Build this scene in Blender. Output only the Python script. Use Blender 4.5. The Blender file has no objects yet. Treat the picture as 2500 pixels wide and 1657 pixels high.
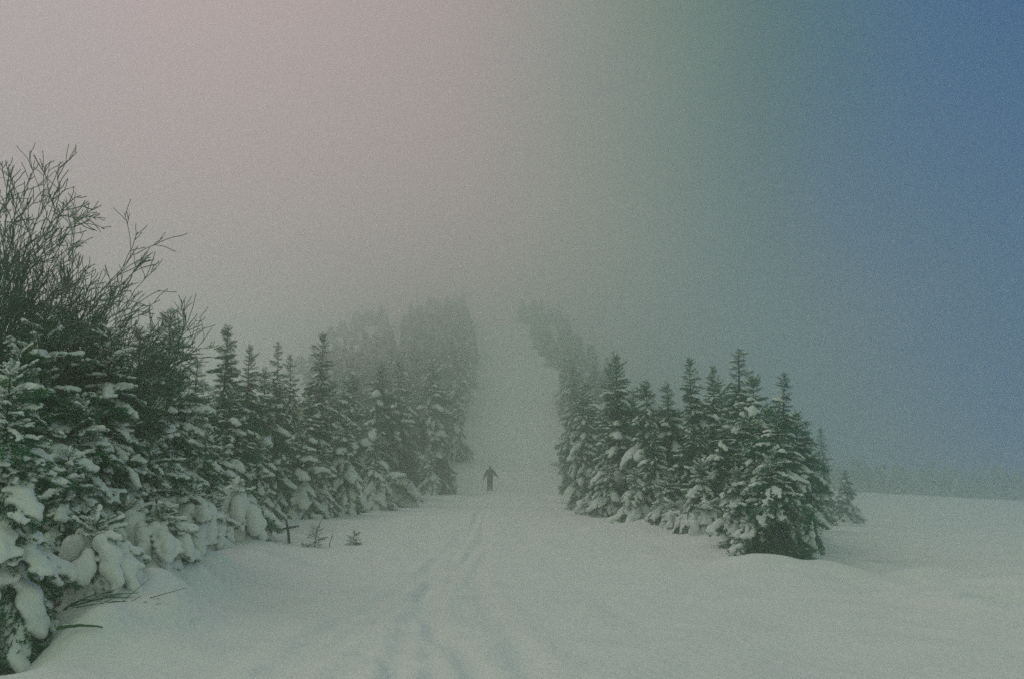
import bpy, math, random
import numpy as np
from mathutils import Vector, Matrix

SC = bpy.context.scene
COL = SC.collection
R = math.radians

# ------------------------------------------------------------------ camera
CAM_Z = 1.62
PITCH = R(7.5)
F = 995.0                                   # focal length in pixels of a 1024 wide frame
cam_d = bpy.data.cameras.new('camera')
cam_d.sensor_width = 36.0
cam_d.lens = 36.0 * F / 1024.0
cam_d.clip_start = 0.1
cam_d.clip_end = 3000.0
cam = bpy.data.objects.new('camera', cam_d)
COL.objects.link(cam)
cam.location = (0, 0, CAM_Z)
cam.rotation_euler = (R(90) + PITCH, 0, 0)
SC.camera = cam

# ------------------------------------------------------------------ sky
SUN_EL, SUN_AZ = R(52), R(-58)              # azimuth from +Y, negative = to the left
world = bpy.data.worlds.new('World')
SC.world = world
world.use_nodes = True
nt = world.node_tree
nt.nodes.clear()
N = nt.nodes.new
out = N('ShaderNodeOutputWorld'); bg = N('ShaderNodeBackground')
sky = N('ShaderNodeTexSky'); sky.sky_type = 'NISHITA'; sky.sun_disc = False
sky.sun_elevation = SUN_EL; sky.sun_rotation = SUN_AZ
sky.dust_density = 6.0; sky.air_density = 1.0; sky.ozone_density = 2.0
tc = N('ShaderNodeTexCoord'); sep = N('ShaderNodeSeparateXYZ')
nt.links.new(tc.outputs['Generated'], sep.inputs[0])
# overcast veil: mauve left to blue right, sky colour standing in for light leaks
ramp = N('ShaderNodeValToRGB')
cr = ramp.color_ramp
cr.interpolation = 'B_SPLINE'
VEIL = [(0.00, (0.70, 0.61, 0.67)), (0.30, (0.84, 0.62, 0.72)), (0.40, (1.12, 0.70, 0.78)), (0.46, (1.12, 0.69, 0.68)),
        (0.53, (0.55, 0.60, 0.42)), (0.60, (0.03, 0.25, 0.12)), (0.645, (0.000, 0.20, 0.30)), (0.70, (0.000, 0.16, 0.62)), (1.00, (0.005, 0.16, 0.56))]
while len(cr.elements) < len(VEIL):
    cr.elements.new(0.5)
for e, (p, c) in zip(cr.elements, VEIL):
    e.position = p; e.color = (*c, 1)
mr = N('ShaderNodeMapRange'); mr.inputs[1].default_value = -1; mr.inputs[2].default_value = 1
nt.links.new(sep.outputs[0], mr.inputs[0])
cn = N('ShaderNodeTexNoise'); cn.inputs['Scale'].default_value = 2.2; cn.inputs['Detail'].default_value = 2
nt.links.new(tc.outputs['Generated'], cn.inputs['Vector'])
ma = N('ShaderNodeMath'); ma.operation = 'MULTIPLY_ADD'; ma.inputs[1].default_value = 0.16; ma.inputs[2].default_value = -0.08
nt.links.new(cn.outputs['Fac'], ma.inputs[0])
ad = N('ShaderNodeMath'); ad.operation = 'ADD'
nt.links.new(mr.outputs[0], ad.inputs[0]); nt.links.new(ma.outputs[0], ad.inputs[1])
nt.links.new(ad.outputs[0], ramp.inputs[0])
# lavender patches scattered over the veil by noise
ln_ = N('ShaderNodeTexNoise'); ln_.inputs['Scale'].default_value = 3.4; ln_.inputs['Detail'].default_value = 3
nt.links.new(tc.outputs['Generated'], ln_.inputs['Vector'])
lm = N('ShaderNodeMapRange'); lm.inputs[1].default_value = .48; lm.inputs[2].default_value = .72; lm.inputs[4].default_value = .55
nt.links.new(ln_.outputs['Fac'], lm.inputs[0])
lv = N('ShaderNodeMix'); lv.data_type = 'RGBA'; lv.blend_type = 'MULTIPLY'
nt.links.new(lm.outputs[0], lv.inputs[0]); nt.links.new(ramp.outputs[0], lv.inputs[6]); lv.inputs[7].default_value = (.86, .90, 1.30, 1)
# unseen sky behind the camera tinted greenish grey to green the snow and trees
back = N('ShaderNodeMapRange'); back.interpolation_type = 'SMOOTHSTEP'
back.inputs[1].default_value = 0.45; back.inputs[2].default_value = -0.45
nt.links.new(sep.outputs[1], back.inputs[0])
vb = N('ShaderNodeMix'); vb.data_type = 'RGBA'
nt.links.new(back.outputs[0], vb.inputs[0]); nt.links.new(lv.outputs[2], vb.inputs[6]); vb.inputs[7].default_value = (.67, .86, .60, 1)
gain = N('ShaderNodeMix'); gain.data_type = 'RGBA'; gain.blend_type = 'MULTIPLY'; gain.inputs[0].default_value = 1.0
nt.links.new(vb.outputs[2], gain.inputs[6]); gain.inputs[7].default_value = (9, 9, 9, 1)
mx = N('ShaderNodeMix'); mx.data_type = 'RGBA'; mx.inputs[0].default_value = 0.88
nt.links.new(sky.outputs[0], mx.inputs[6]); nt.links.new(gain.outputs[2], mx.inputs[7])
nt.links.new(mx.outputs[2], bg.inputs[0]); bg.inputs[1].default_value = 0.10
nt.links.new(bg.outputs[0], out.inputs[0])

# ------------------------------------------------------------------ sun behind cloud
sd = bpy.data.lights.new('sun', 'SUN'); sd.energy = 0.6; sd.angle = R(35); sd.color = (1.0, 0.95, 0.88)
sun = bpy.data.objects.new('sun', sd); COL.objects.link(sun)
sdir = Vector((math.sin(SUN_AZ) * math.cos(SUN_EL), math.cos(SUN_AZ) * math.cos(SUN_EL), math.sin(SUN_EL)))
sun.rotation_euler = (-sdir).to_track_quat('-Z', 'Y').to_euler()
sun.location = sdir * 40

vs = SC.view_settings
vs.view_transform = 'Standard'; vs.look = 'None'; vs.gamma = 1.0; vs.use_curve_mapping = False
vs.exposure = -0.72
SC.render.engine = 'CYCLES'
cy = SC.cycles
cy.max_bounces = 12; cy.diffuse_bounces = 3; cy.glossy_bounces = 1; cy.transmission_bounces = 1
cy.volume_bounces = 10; cy.transparent_max_bounces = 4
cy.use_denoising = False
cy.use_adaptive_sampling = True; cy.adaptive_threshold = 0.02
cy.caustics_reflective = False; cy.caustics_refractive = False
HAZE = 0.0112

# ------------------------------------------------------------------ helpers
def tag(o, label=None, cat=None, group=None, kind=None):
    if label: o['label'] = label
    if cat: o['category'] = cat
    if group: o['group'] = group
    if kind: o['kind'] = kind
    return o

def empty(name, loc, rz=0.0, sc=1.0):
    o = bpy.data.objects.new(name, None); COL.objects.link(o)
    o.location = loc; o.rotation_euler = (0, 0, rz); o.scale = (sc, sc, sc)
    o.empty_display_size = 0.2
    return o

def link(name, me, parent=None, kind=None):
    o = bpy.data.objects.new(name, me); COL.objects.link(o)
    if parent: o.parent = parent
    if kind: o['kind'] = kind
    return o

def mesh(name, v, f, mats, mi=None, smooth=True):
    """v (n,3), f (m,3) triangles"""
    me = bpy.data.meshes.new(name)
    v = np.ascontiguousarray(v, np.float32); f = np.ascontiguousarray(f, np.int32)
    n = f.shape[1]
    me.vertices.add(len(v)); me.vertices.foreach_set('co', v.ravel())
    me.loops.add(f.size); me.loops.foreach_set('vertex_index', f.ravel())
    me.polygons.add(len(f)); me.polygons.foreach_set('loop_start', np.arange(0, f.size, n, dtype=np.int32))
    for m in mats: me.materials.append(m)
    if mi is not None: me.polygons.foreach_set('material_index', np.ascontiguousarray(mi, np.int32))
    me.polygons.foreach_set('use_smooth', np.full(len(f), smooth, dtype=bool))
    me.update(calc_edges=True)
    return me

def join(parts):
    """parts: list of (v, f, mi)"""
    V, Fc, M, k = [], [], [], 0
    for v, f, m in parts:
        V.append(v); Fc.append(f + k); k += len(v)
        M.append(np.full(len(f), m) if np.isscalar(m) else m)
    return np.concatenate(V), np.concatenate(Fc), np.concatenate(M)

def tube(pts, rad, sides=5):
    pts = np.asarray(pts, float); rad = np.asarray(rad, float)
    n = len(pts)
    t = np.gradient(pts, axis=0); t /= np.linalg.norm(t, axis=1)[:, None] + 1e-9
    ref = np.array([0.31, 0.87, 0.38]); ref = ref if abs(t[0] @ ref) < .9 else np.array([1., 0, 0])
    a = np.cross(t, ref); a /= np.linalg.norm(a, axis=1)[:, None] + 1e-9
    b = np.cross(t, a)
    ang = np.linspace(0, 2 * np.pi, sides, endpoint=False)
    v = pts[:, None] + rad[:, None, None] * (np.cos(ang)[None, :, None] * a[:, None] + np.sin(ang)[None, :, None] * b[:, None])
    v = v.reshape(-1, 3)
    i = np.arange(n - 1)[:, None] * sides; j = np.arange(sides)[None]; j2 = (j + 1) % sides
    q = np.stack([i + j, i + j2, i + sides + j2, i + sides + j], -1).reshape(-1, 4)
    f = np.concatenate([q[:, [0, 1, 2]], q[:, [0, 2, 3]]])
    return v, f

def _h(ix, iy, s):
    x = (ix.astype(np.int64) * 374761393 + iy.astype(np.int64) * 668265263 + s * 1274126177) & 0xffffffff
    x = ((x ^ (x >> 13)) * 1103515245) & 0xffffffff
    x = (x ^ (x >> 16)) & 0xffff
    return x / 65535.0

def vnoise(x, y, s=0):
    x = np.asarray(x, float); y = np.asarray(y, float)
    ix = np.floor(x); iy = np.floor(y); fx = x - ix; fy = y - iy
    fx = fx * fx * fx * (fx * (fx * 6 - 15) + 10); fy = fy * fy * fy * (fy * (fy * 6 - 15) + 10)
    a = _h(ix, iy, s); b = _h(ix + 1, iy, s); c = _h(ix, iy + 1, s); d = _h(ix + 1, iy + 1, s)
    return (a * (1 - fx) + b * fx) * (1 - fy) + (c * (1 - fx) + d * fx) * fy - 0.5

def fbm(x, y, s=0, o=3):
    r = 0; k = 1.0
    for i in range(o):
        r = r + k * vnoise(x * 2 ** i, y * 2 ** i, s + i); k *= .5
    return r

def sstep(a, b, x):
    t = np.clip((x - a) / (b - a), 0, 1); return t * t * (3 - 2 * t)

def sp(x, s):
    return s * np.logaddexp(0, x / s)

# ------------------------------------------------------------------ terrain
YL = [0, 7, 9, 12, 20, 28, 50, 66, 80, 135, 200, 300]
XL = [-3.6, -3.6, -3.9, -4.3, -5.6, -6.9, -6.9, -5.8, -4.9, -4.9, -8.5, -16]
YR = [0, 17, 24, 28, 39, 47, 58, 75, 135, 200, 300]
XR = [6.0, 5.0, 4.9, 4.1, 2.6, 3.7, 4.6, 5.5, 5.4, 1.5, -6]
def xl(y): return np.interp(y, YL, XL)
def xr(y): return np.interp(y, YR, XR)

MOUNDS = [(-4.12, 10.3, .62, .46), (-3.72, 9.3, .42, .34), (-3.35, 10.1, .38, .26), (-3.75, 11.1, .42, .28), (-4.05, 12.7, .40, .24), (-4.3, 14.3, .45, .28), (-3.05, 9.0, .35, .12), (-4.3, 12.3, .75, .40), (-4.75, 15.0, .7, .32), (-4.7, 17.2, .9, .36),
          (-5.4, 20.0, .9, .25), (-4.75, 9.0, .7, -.12), (-4.0, 7.6, .9, .10), (-3.0, 10.8, .8, .10), (-2.6, 9.2, .6, .07), (-3.6, 15.6, .9, .12), (-4.4, 19.0, .9, .14), (5.1, 23.5, .9, .3), (4.7, 18.2, .8, .2), (-3.6, 13.6, .8, .10),
          (-6.6, 29, 1.2, .2), (4.3, 28.4, 1.0, .2), (-4.0, 11.0, .45, .16), (-4.1, 13.4, .4, .12), (-3.2, 8.4, .7, .07)]
TRACKS = [([6, 7.65, 9.4, 11.7, 14.5, 18.1, 23.9, 34, 48, 72, 95], [-.78, -.86, -.99, -1.12, -1.22, -1.13, -1.02, -1.15, -1.45, -1.62, -2.2], .085, .060, 6, 95),
          ([6, 7.65, 9.4, 11.7, 14.5, 18.1, 23.9, 34, 48, 72, 95], [-.52, -.60, -.76, -.92, -1.00, -.88, -.78, -.90, -1.22, -1.40, -1.95], .085, .055, 6, 95),
          ([7, 8.3, 10.4, 12, 15.5, 21], [-.12, -.38, -.80, -1.02, -1.3, -1.5], .10, .045, 7, 21),
          ([6, 9, 12, 16, 22, 30], [-1.95, -1.9, -1.75, -1.5, -1.25, -1.2], .11, .04, 6, 30),
          ([6, 9, 12, 16, 22, 30], [.25, .05, -.25, -.55, -.6, -.7], .11, .035, 6, 30),
          ([7, 9, 11, 14, 19, 26], [-1.7, -1.62, -1.48, -1.3, -.9, -.35], .09, .032, 7, 26),
          ([60, 75, 95, 130, 170], [-2.4, -3.0, -3.1, -2.6, -3.2], .25, .11, 60, 170),
          ([60, 75, 95, 130, 170], [-2.0, -2.4, -2.5, -1.9, -2.5], .25, .09, 60, 170),
          ([6, 12, 20, 30, 45], [1.5, 1.2, .6, .1, -.4], .12, .012, 6, 45)]

def terrain(x, y):
    x = np.asarray(x, float); y = np.asarray(y, float)
    h = 0.262 * (sp(y - 84, 6.) - sp(y - 222, 8.)) * (1 - sstep(11, 27, x + .03 * np.maximum(y - 100, 0)))
    h = h + 0.10 * np.exp(-((y - 33) / 6.) ** 2) - 0.12 * np.exp(-((y - 48) / 8.) ** 2)
    s = y - (17.5 - (x - 5) * 0.33)
    drop = -1.5 * (1 - np.exp(-0.12 * sp(s, 1.6) / 1.5)) * sstep(4.2, 8.0, x) * (1 - sstep(62, 100, y))
    h = h + drop - 0.05 * sp(x - 14, 3.0)
    h = h + 0.55 * sstep(0.0, 3.2, xl(y) - x) + 0.3 * sstep(0, 3, x - xr(y)) * sstep(20, 34, y)
    for (mx_, my_, r, a) in MOUNDS:
        h = h + a * np.exp(-((x - mx_) ** 2 + ((y - my_) * .8) ** 2) / (r * r))
    h = h + 0.16 * fbm(x / 5.5, y / 7.5, 3, 2) + 0.06 * fbm(x / 1.4, y / 2.2, 11, 2) + .036 * fbm(x / .42, y / .55, 13, 3)
    off = sstep(-.4, 1.0, np.maximum(xl(y) - x, x - xr(y)))
    h = h + off * 0.30 * fbm(x / 1.1, y / 1.1, 21, 2)
    h = h + 0.036 * fbm(x / 1.3, y / .34, 31, 2) * sstep(-.2, 1.6, x) * sstep(8, 13, y) * (1 - sstep(30, 50, y))
    return h

def terrain_fine(x, y):
    h = terrain(x, y)
    for i, (ys, xs, w, d, y0, y1) in enumerate(TRACKS):
        d = d * .95; w = w * 1.15
        wob = 0.05 * vnoise(y * 0.9, y * 0 + i * 7.3, 41) + .035 * vnoise(y * 3.1, y * 0 + i * 3.3, 43)
        dx = x - np.interp(y, ys, xs) - wob
        env = sstep(y0 - 1, y0 + .5, y) * (1 - sstep(y1 - 4, y1, y))
        dep = d * (0.85 + 0.4 * vnoise(y * 2.3, x * 0 + i, 47))
        h = h + env * (-dep * np.exp(-np.abs(dx / w) ** 3.2) + .35 * dep * (np.exp(-((dx - 2 * w) / w) ** 2) + np.exp(-((dx + 2 * w) / w) ** 2)))
    churn = np.exp(-((x + 1.0) / .55) ** 2) * sstep(6, 8, y) * (1 - sstep(17, 22, y))
    h = h + churn * .03 * fbm(x / .28, y / .5, 51, 2)
    up = np.exp(-((x + 2.9) / 1.1) ** 2) * sstep(62, 74, y) * (1 - sstep(130, 150, y))
    h = h + up * .30 * fbm(x / .6, y / 1.2, 55, 2)
    return h

def tz(x, y): return float(terrain(np.array([x]), np.array([y]))[0])

def at(px, py, Y):
    """world point seen at pixel (px, py) of the 1024x678 frame at distance Y"""
    u = (px - 512) / F; v = (339 - py) / F
    d = Y / (math.cos(PITCH) - v * math.sin(PITCH))
    return u * d, Y, CAM_Z + d * (math.sin(PITCH) + v * math.cos(PITCH))

# ------------------------------------------------------------------ materials
def mat(name):
    m = bpy.data.materials.new(name); m.use_nodes = True
    t = m.node_tree; b = t.nodes['Principled BSDF']
    return m, t, b

def m_snow(name, base, scale, bump, dist):
    m, t, b = mat(name)
    geo = t.nodes.new('ShaderNodeNewGeometry')
    n1 = t.nodes.new('ShaderNodeTexNoise'); n1.inputs['Scale'].default_value = scale; n1.inputs['Detail'].default_value = 5
    t.links.new(geo.outputs['Position'], n1.inputs['Vector'])
    n2 = t.nodes.new('ShaderNodeTexNoise'); n2.inputs['Scale'].default_value = scale * .12; n2.inputs['Detail'].default_value = 2
    t.links.new(geo.outputs['Position'], n2.inputs['Vector'])
    rp = t.nodes.new('ShaderNodeValToRGB')
    rp.color_ramp.elements[0].position = .3; rp.color_ramp.elements[0].color = (*[c * .95 for c in base], 1)
    rp.color_ramp.elements[1].position = .7; rp.color_ramp.elements[1].color = (*base, 1)
    t.links.new(n2.outputs['Fac'], rp.inputs[0]); t.links.new(rp.outputs[0], b.inputs['Base Color'])
    bp = t.nodes.new('ShaderNodeBump'); bp.inputs['Strength'].default_value = bump; bp.inputs['Distance'].default_value = dist
    t.links.new(n1.outputs['Fac'], bp.inputs['Height']); t.links.new(bp.outputs[0], b.inputs['Normal'])
    b.inputs['Roughness'].default_value = .75
    b.inputs['Specular IOR Level'].default_value = .25
    return m

def m_frosted(name, c0, c1, lo, hi, nscale, rough=.7):
    """a plant surface with rime and dry snow lying on its upward faces"""
    m, t, b = mat(name)
    geo = t.nodes.new('ShaderNodeNewGeometry'); sx = t.nodes.new('ShaderNodeSeparateXYZ')
    t.links.new(geo.outputs['Normal'], sx.inputs[0])
    n1 = t.nodes.new('ShaderNodeTexNoise'); n1.inputs['Scale'].default_value = nscale; n1.inputs['Detail'].default_value = 4
    t.links.new(geo.outputs['Position'], n1.inputs['Vector'])
    n2 = t.nodes.new('ShaderNodeTexNoise'); n2.inputs['Scale'].default_value = nscale * .3; n2.inputs['Detail'].default_value = 2
    t.links.new(geo.outputs['Position'], n2.inputs['Vector'])
    rp = t.nodes.new('ShaderNodeMix'); rp.data_type = 'RGBA'
    t.links.new(n2.outputs['Fac'], rp.inputs[0]); rp.inputs[6].default_value = (*c0, 1); rp.inputs[7].default_value = (*c1, 1)
    a = t.nodes.new('ShaderNodeMath'); a.operation = 'MULTIPLY_ADD'; a.inputs[1].default_value = 1.5; a.inputs[2].default_value = -.75
    t.links.new(n1.outputs['Fac'], a.inputs[0])
    s = t.nodes.new('ShaderNodeMath'); s.operation = 'ADD'
    t.links.new(sx.outputs[2], s.inputs[0]); t.links.new(a.outputs[0], s.inputs[1])
    mrg = t.nodes.new('ShaderNodeMapRange'); mrg.inputs[1].default_value = lo; mrg.inputs[2].default_value = hi
    t.links.new(s.outputs[0], mrg.inputs[0])
    m2 = t.nodes.new('ShaderNodeMix'); m2.data_type = 'RGBA'
    t.links.new(mrg.outputs[0], m2.inputs[0]); t.links.new(rp.outputs[2], m2.inputs[6]); m2.inputs[7].default_value = (.78, .80, .80, 1)
    t.links.new(m2.outputs[2], b.inputs['Base Color'])
    b.inputs['Roughness'].default_value = rough; b.inputs['Specular IOR Level'].default_value = .2
    return m

def m_plain(name, c, rough=.7, scale=20):
    m, t, b = mat(name)
    n1 = t.nodes.new('ShaderNodeTexNoise'); n1.inputs['Scale'].default_value = scale; n1.inputs['Detail'].default_value = 4
    tcn = t.nodes.new('ShaderNodeTexCoord'); t.links.new(tcn.outputs['Object'], n1.inputs['Vector'])
    mm = t.nodes.new('ShaderNodeMix'); mm.data_type = 'RGBA'
    t.links.new(n1.outputs['Fac'], mm.inputs[0]); mm.inputs[6].default_value = (*[x * .7 for x in c], 1); mm.inputs[7].default_value = (*[x * 1.3 for x in c], 1)
    t.links.new(mm.outputs[2], b.inputs['Base Color']); b.inputs['Roughness'].default_value = rough
    return m

M_GROUND = m_snow('ground_snow', (.80, .81, .82), 11.0, .6, .06)
M_SNOW = m_snow('lying_snow', (.80, .81, .82), 14.0, .55, .04)
M_NEEDLE = m_frosted('spruce_needles', (.005, .115, .022), (.016, .165, .042), .78, 1.25, 7.0)
M_NEEDLE_FAR = m_frosted('frosted_spruce_needles', (.010, .055, .016), (.022, .10, .032), -.25, .6, 3.0)
M_RIME = m_frosted('thick_rime', (.05, .08, .055), (.10, .13, .10), .3, 1.1, 10.0)
for m_ in (M_NEEDLE, M_NEEDLE_FAR):
    t_ = m_.node_tree; b_ = t_.nodes['Principled BSDF']; o_ = [n for n in t_.nodes if n.type == 'OUTPUT_MATERIAL'][0]
    tr_ = t_.nodes.new('ShaderNodeBsdfTranslucent'); tr_.inputs[0].default_value = (.03, .32, .07, 1)
    ms_ = t_.nodes.new('ShaderNodeMixShader'); ms_.inputs[0].default_value = .42
    t_.links.new(b_.outputs[0], ms_.inputs[1]); t_.links.new(tr_.outputs[0], ms_.inputs[2]); t_.links.new(ms_.outputs[0], o_.inputs['Surface'])
M_BARK = m_frosted('spruce_bark', (.035, .036, .028), (.07, .065, .05), .45, .8, 9.0)
M_TWIG = m_frosted('green_cast_bark', (.034, .105, .048), (.058, .145, .070), .66, 1.0, 12.0)  # green cast of the shadows put into the twig colour

# ------------------------------------------------------------------ ground
def axis(segs):
    r = [segs[0][0]]
    for a, b, s0, s1 in segs:
        x = a; 
        while x < b - 1e-6:
            t = (x - a) / (b - a); x = min(b, x + s0 + (s1 - s0) * t); r.append(x)
    return np.array(r)
gx = axis([(-90, -30, 6, 2), (-30, -8, 1.2, .25), (-8, -5.5, .2, .1), (-5.5, 0.6, .06, .05), (.6, 6.5, .08, .1), (6.5, 15, .15, .4), (15, 40, .5, 2), (40, 104, 2.5, 5)])
gy = axis([(-40, 3, 5, 1), (3, 7, .2, .07), (7, 14, .055, .07), (14, 26, .08, .13), (26, 45, .15, .3), (45, 100, .35, .7), (100, 300, 1, 5)])
X, Y = np.meshgrid(gx, gy)
Zg = terrain_fine(X.ravel(), Y.ravel())
gv = np.stack([X.ravel(), Y.ravel(), Zg], 1)
nx, ny = len(gx), len(gy)
ii = (np.arange(ny - 1)[:, None] * nx + np.arange(nx - 1)[None]).ravel()
gq = np.stack([ii, ii + 1, ii + nx + 1, ii + nx], 1)
g = link('ground', mesh('ground', gv, gq, [M_GROUND])); tag(g, kind='structure')
GROUND_MIN = float(Zg.min())

# ------------------------------------------------------------------ boughs
def bough_skeleton(rng, droop, lat_n, sub):
    """unit bough along +x; returns spine pts, laterals [(pts)], shoots (start, dir, len)"""
    ts = np.linspace(0, 1, 12)
    sway = rng.normal(0, .05)
    def spine(t): return np.stack([t * (1 - .12 * droop * t), sway * t * t, .10 * t - droop * .55 * t * t + .06 * np.maximum(t - .8, 0)], -1)
    pts = spine(ts)
    lats, S, D, L = [], [], [], []
    for k in range(lat_n):
        t = .10 + .88 * (k + rng.uniform(-.2, .3)) / lat_n
        side = 1 if k % 2 else -1
        p0 = spine(np.array([t]))[0]
        ln = (.40 * (1 - t) ** .75 * min(1, .35 + 2.2 * t) + .06) * rng.uniform(.7, 1.2)
        an = R(rng.uniform(42, 68))
        d = np.array([math.cos(an), side * math.sin(an), rng.uniform(-.25, .12)])
        n = 5; u = np.linspace(0, 1, n)[:, None]
        lp = p0 + d * ln * u + np.array([.1, 0, -.35 * (.3 + droop)]) * ln * u * u
        lats.append(lp)
        m = max(2, int(round(ln * sub)))
        for q in range(m):
            uu = (q + rng.uniform(.1, .9)) / m
            b = lp[0] + (lp[-1] - lp[0]) * uu
            dd = d * .75 + np.array([rng.normal(0, .35), rng.normal(0, .45), rng.normal(-.12, .25)])
            S.append(b); D.append(dd / np.linalg.norm(dd)); L.append(rng.uniform(.05, .11))
        S.append(lp[-2]); D.append((lp[-1] - lp[-2]) / (np.linalg.norm(lp[-1] - lp[-2]) + 1e-9)); L.append(ln / 4 + .05)
    for q in range(6):
        t = rng.uniform(.05, 1.0); b = spine(np.array([t]))[0]
        dd = np.array([1, rng.normal(0, .4), rng.normal(.1, .3)])
        S.append(b); D.append(dd / np.linalg.norm(dd)); L.append(.10)
    return pts, lats, np.array(S), np.array(D), np.array(L)

def needles(rng, S, D, L, K, nl, w):
    n = len(S)
    S = np.repeat(S, K, 0); D = np.repeat(D, K, 0); L = np.repeat(L, K)
    t = rng.uniform(0, 1, n * K)
    b = S + D * (L * t)[:, None]
    r = rng.normal(0, 1, (n * K, 3)); r[:, 2] = r[:, 2] * .75 + .1
    r -= D * np.sum(r * D, 1)[:, None]; r /= np.linalg.norm(r, axis=1)[:, None] + 1e-9
    tip = D * .75 + r * .8; ln = nl * rng.uniform(.7, 1.3, n * K)
    up = np.array([0, 0, 1.0]) + rng.normal(0, .55, (n * K, 3))
    wv = np.cross(tip, up); wv /= np.linalg.norm(wv, axis=1)[:, None] + 1e-9
    wv *= (w * rng.uniform(.7, 1.3, n * K))[:, None]
    v = np.stack([b - wv, b + wv, b + tip * ln[:, None]], 1).reshape(-1, 3)
    f = np.arange(len(v)).reshape(-1, 3)
    return v, f

def ico(sub=1):
    import bmesh
    bm = bmesh.new(); bmesh.ops.create_icosphere(bm, subdivisions=sub, radius=1)
    v = np.array([x.co[:] for x in bm.verts]); f = np.array([[y.index for y in x.verts] for x in bm.faces]); bm.free()
    return v, f
ICO1, ICO2 = ico(1), ico(2)

def blob(spheres, voxel, ratio=1.0, smooth=3):
    """lumps melted into one skin of snow: (x, y, z, rx, ry, rz) list -> (v, f)"""
    v0, f0 = ICO2
    parts = [(v0 * np.array(s[3:6]) + np.array(s[0:3]), f0, 0) for s in spheres]
    v, f, _ = join(parts)
    me = mesh('tmp', v, f, [])
    o = bpy.data.objects.new('tmp', me); COL.objects.link(o)
    m = o.modifiers.new('r', 'REMESH'); m.mode = 'VOXEL'; m.voxel_size = voxel; m.adaptivity = 0
    if smooth:
        m = o.modifiers.new('s', 'SMOOTH'); m.factor = .5; m.iterations = smooth
    if ratio < 1:
        m = o.modifiers.new('d', 'DECIMATE'); m.ratio = ratio
    dg = bpy.context.evaluated_depsgraph_get()
    ev = o.evaluated_get(dg).to_mesh()
    ev.calc_loop_triangles()
    vv = np.empty(len(ev.vertices) * 3, np.float32); ev.vertices.foreach_get('co', vv)
    ff = np.empty(len(ev.loop_triangles) * 3, np.int32); ev.loop_triangles.foreach_get('vertices', ff)
    o.evaluated_get(dg).to_mesh_clear()
    bpy.data.objects.remove(o); bpy.data.meshes.remove(me)
    return vv.reshape(-1, 3).astype(float), ff.reshape(-1, 3)

def bough_snow(rng, pts, lats, load):
    sph = []
    n = int(10 + 16 * load)
    for k in range(n):
        t = rng.uniform(.12, 1.0) if load < .6 else rng.uniform(.08, 1.02)
        i = min(10, int(t * 11)); p = pts[i] + (pts[i + 1] - pts[i]) * (t * 11 - i)
        r = (.035 + .055 * load) * rng.uniform(.7, 1.5) * (1.1 - .35 * abs(t - .6))
        sph.append((*(p + [0, rng.normal(0, .03), r * .55]), r * 1.75, r * 1.1, r * .85))
    for lp in lats:
        if rng.random() > .35 + .55 * load: continue
        for q in range(rng.integers(1, 3 + int(2 * load))):
            u = rng.uniform(.2, 1.0); p = lp[0] + (lp[-1] - lp[0]) * u
            r = (.028 + .042 * load) * rng.uniform(.6, 1.4)
            sph.append((*(p + [0, 0, r * .5]), r * 1.3, r * 1.2, r * .8))
    return sph

BOUGHS = []                                           # (kind, fine foliage, coarse foliage, snow levels)
for i in range(9):
    rng = np.random.default_rng(100 + i)
    kind = ['tip', 'flat', 'droop'][i // 3]
    droop = {'tip': .15, 'flat': .42, 'droop': .95}[kind] + rng.uniform(-.08, .08)
    pts, lats, S, D, L = bough_skeleton(rng, droop, {'tip': 14, 'flat': 26, 'droop': 28}[kind], {'tip': 13, 'flat': 17, 'droop': 18}[kind])
    wood = [(*tube(pts[::2], np.linspace(.016, .004, 6), 4), 1)] + [(*tube(lp[::2], np.linspace(.006, .002, 3), 3), 1) for lp in lats]
    fine = join([(*needles(rng, S, D, L, 11, .040, .0065), 0)] + wood)
    coarse = join([(*needles(rng, S, D, L, 5 if kind != 'tip' else 6, .062, .013), 0)] + wood[:1])
    snows = []
    for load in (.15, .55, 1.0):
        sph = bough_snow(rng, pts, lats, load)
        snows.append((blob(sph, .030, .55, 2), blob(sph, .045, .22, 2)))
    BOUGHS.append(dict(kind=kind, fine=fine, coarse=coarse, snow=snows))
KIND = {'tip': [0, 1, 2], 'flat': [3, 4, 5], 'droop': [6, 7, 8]}
for bi in BOUGHS:
    bi['me'] = mesh('bough', *bi['fine'][:2], [M_NEEDLE, M_BARK], bi['fine'][2], smooth=False)
    bi['sme'] = [mesh('snow_load', s[0][0], s[0][1], [M_SNOW]) for s in bi['snow']]

def rot(az, el, roll):
    return np.array((Matrix.Rotation(az, 3, 'Z') @ Matrix.Rotation(-el, 3, 'Y') @ Matrix.Rotation(roll, 3, 'X')))

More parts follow.
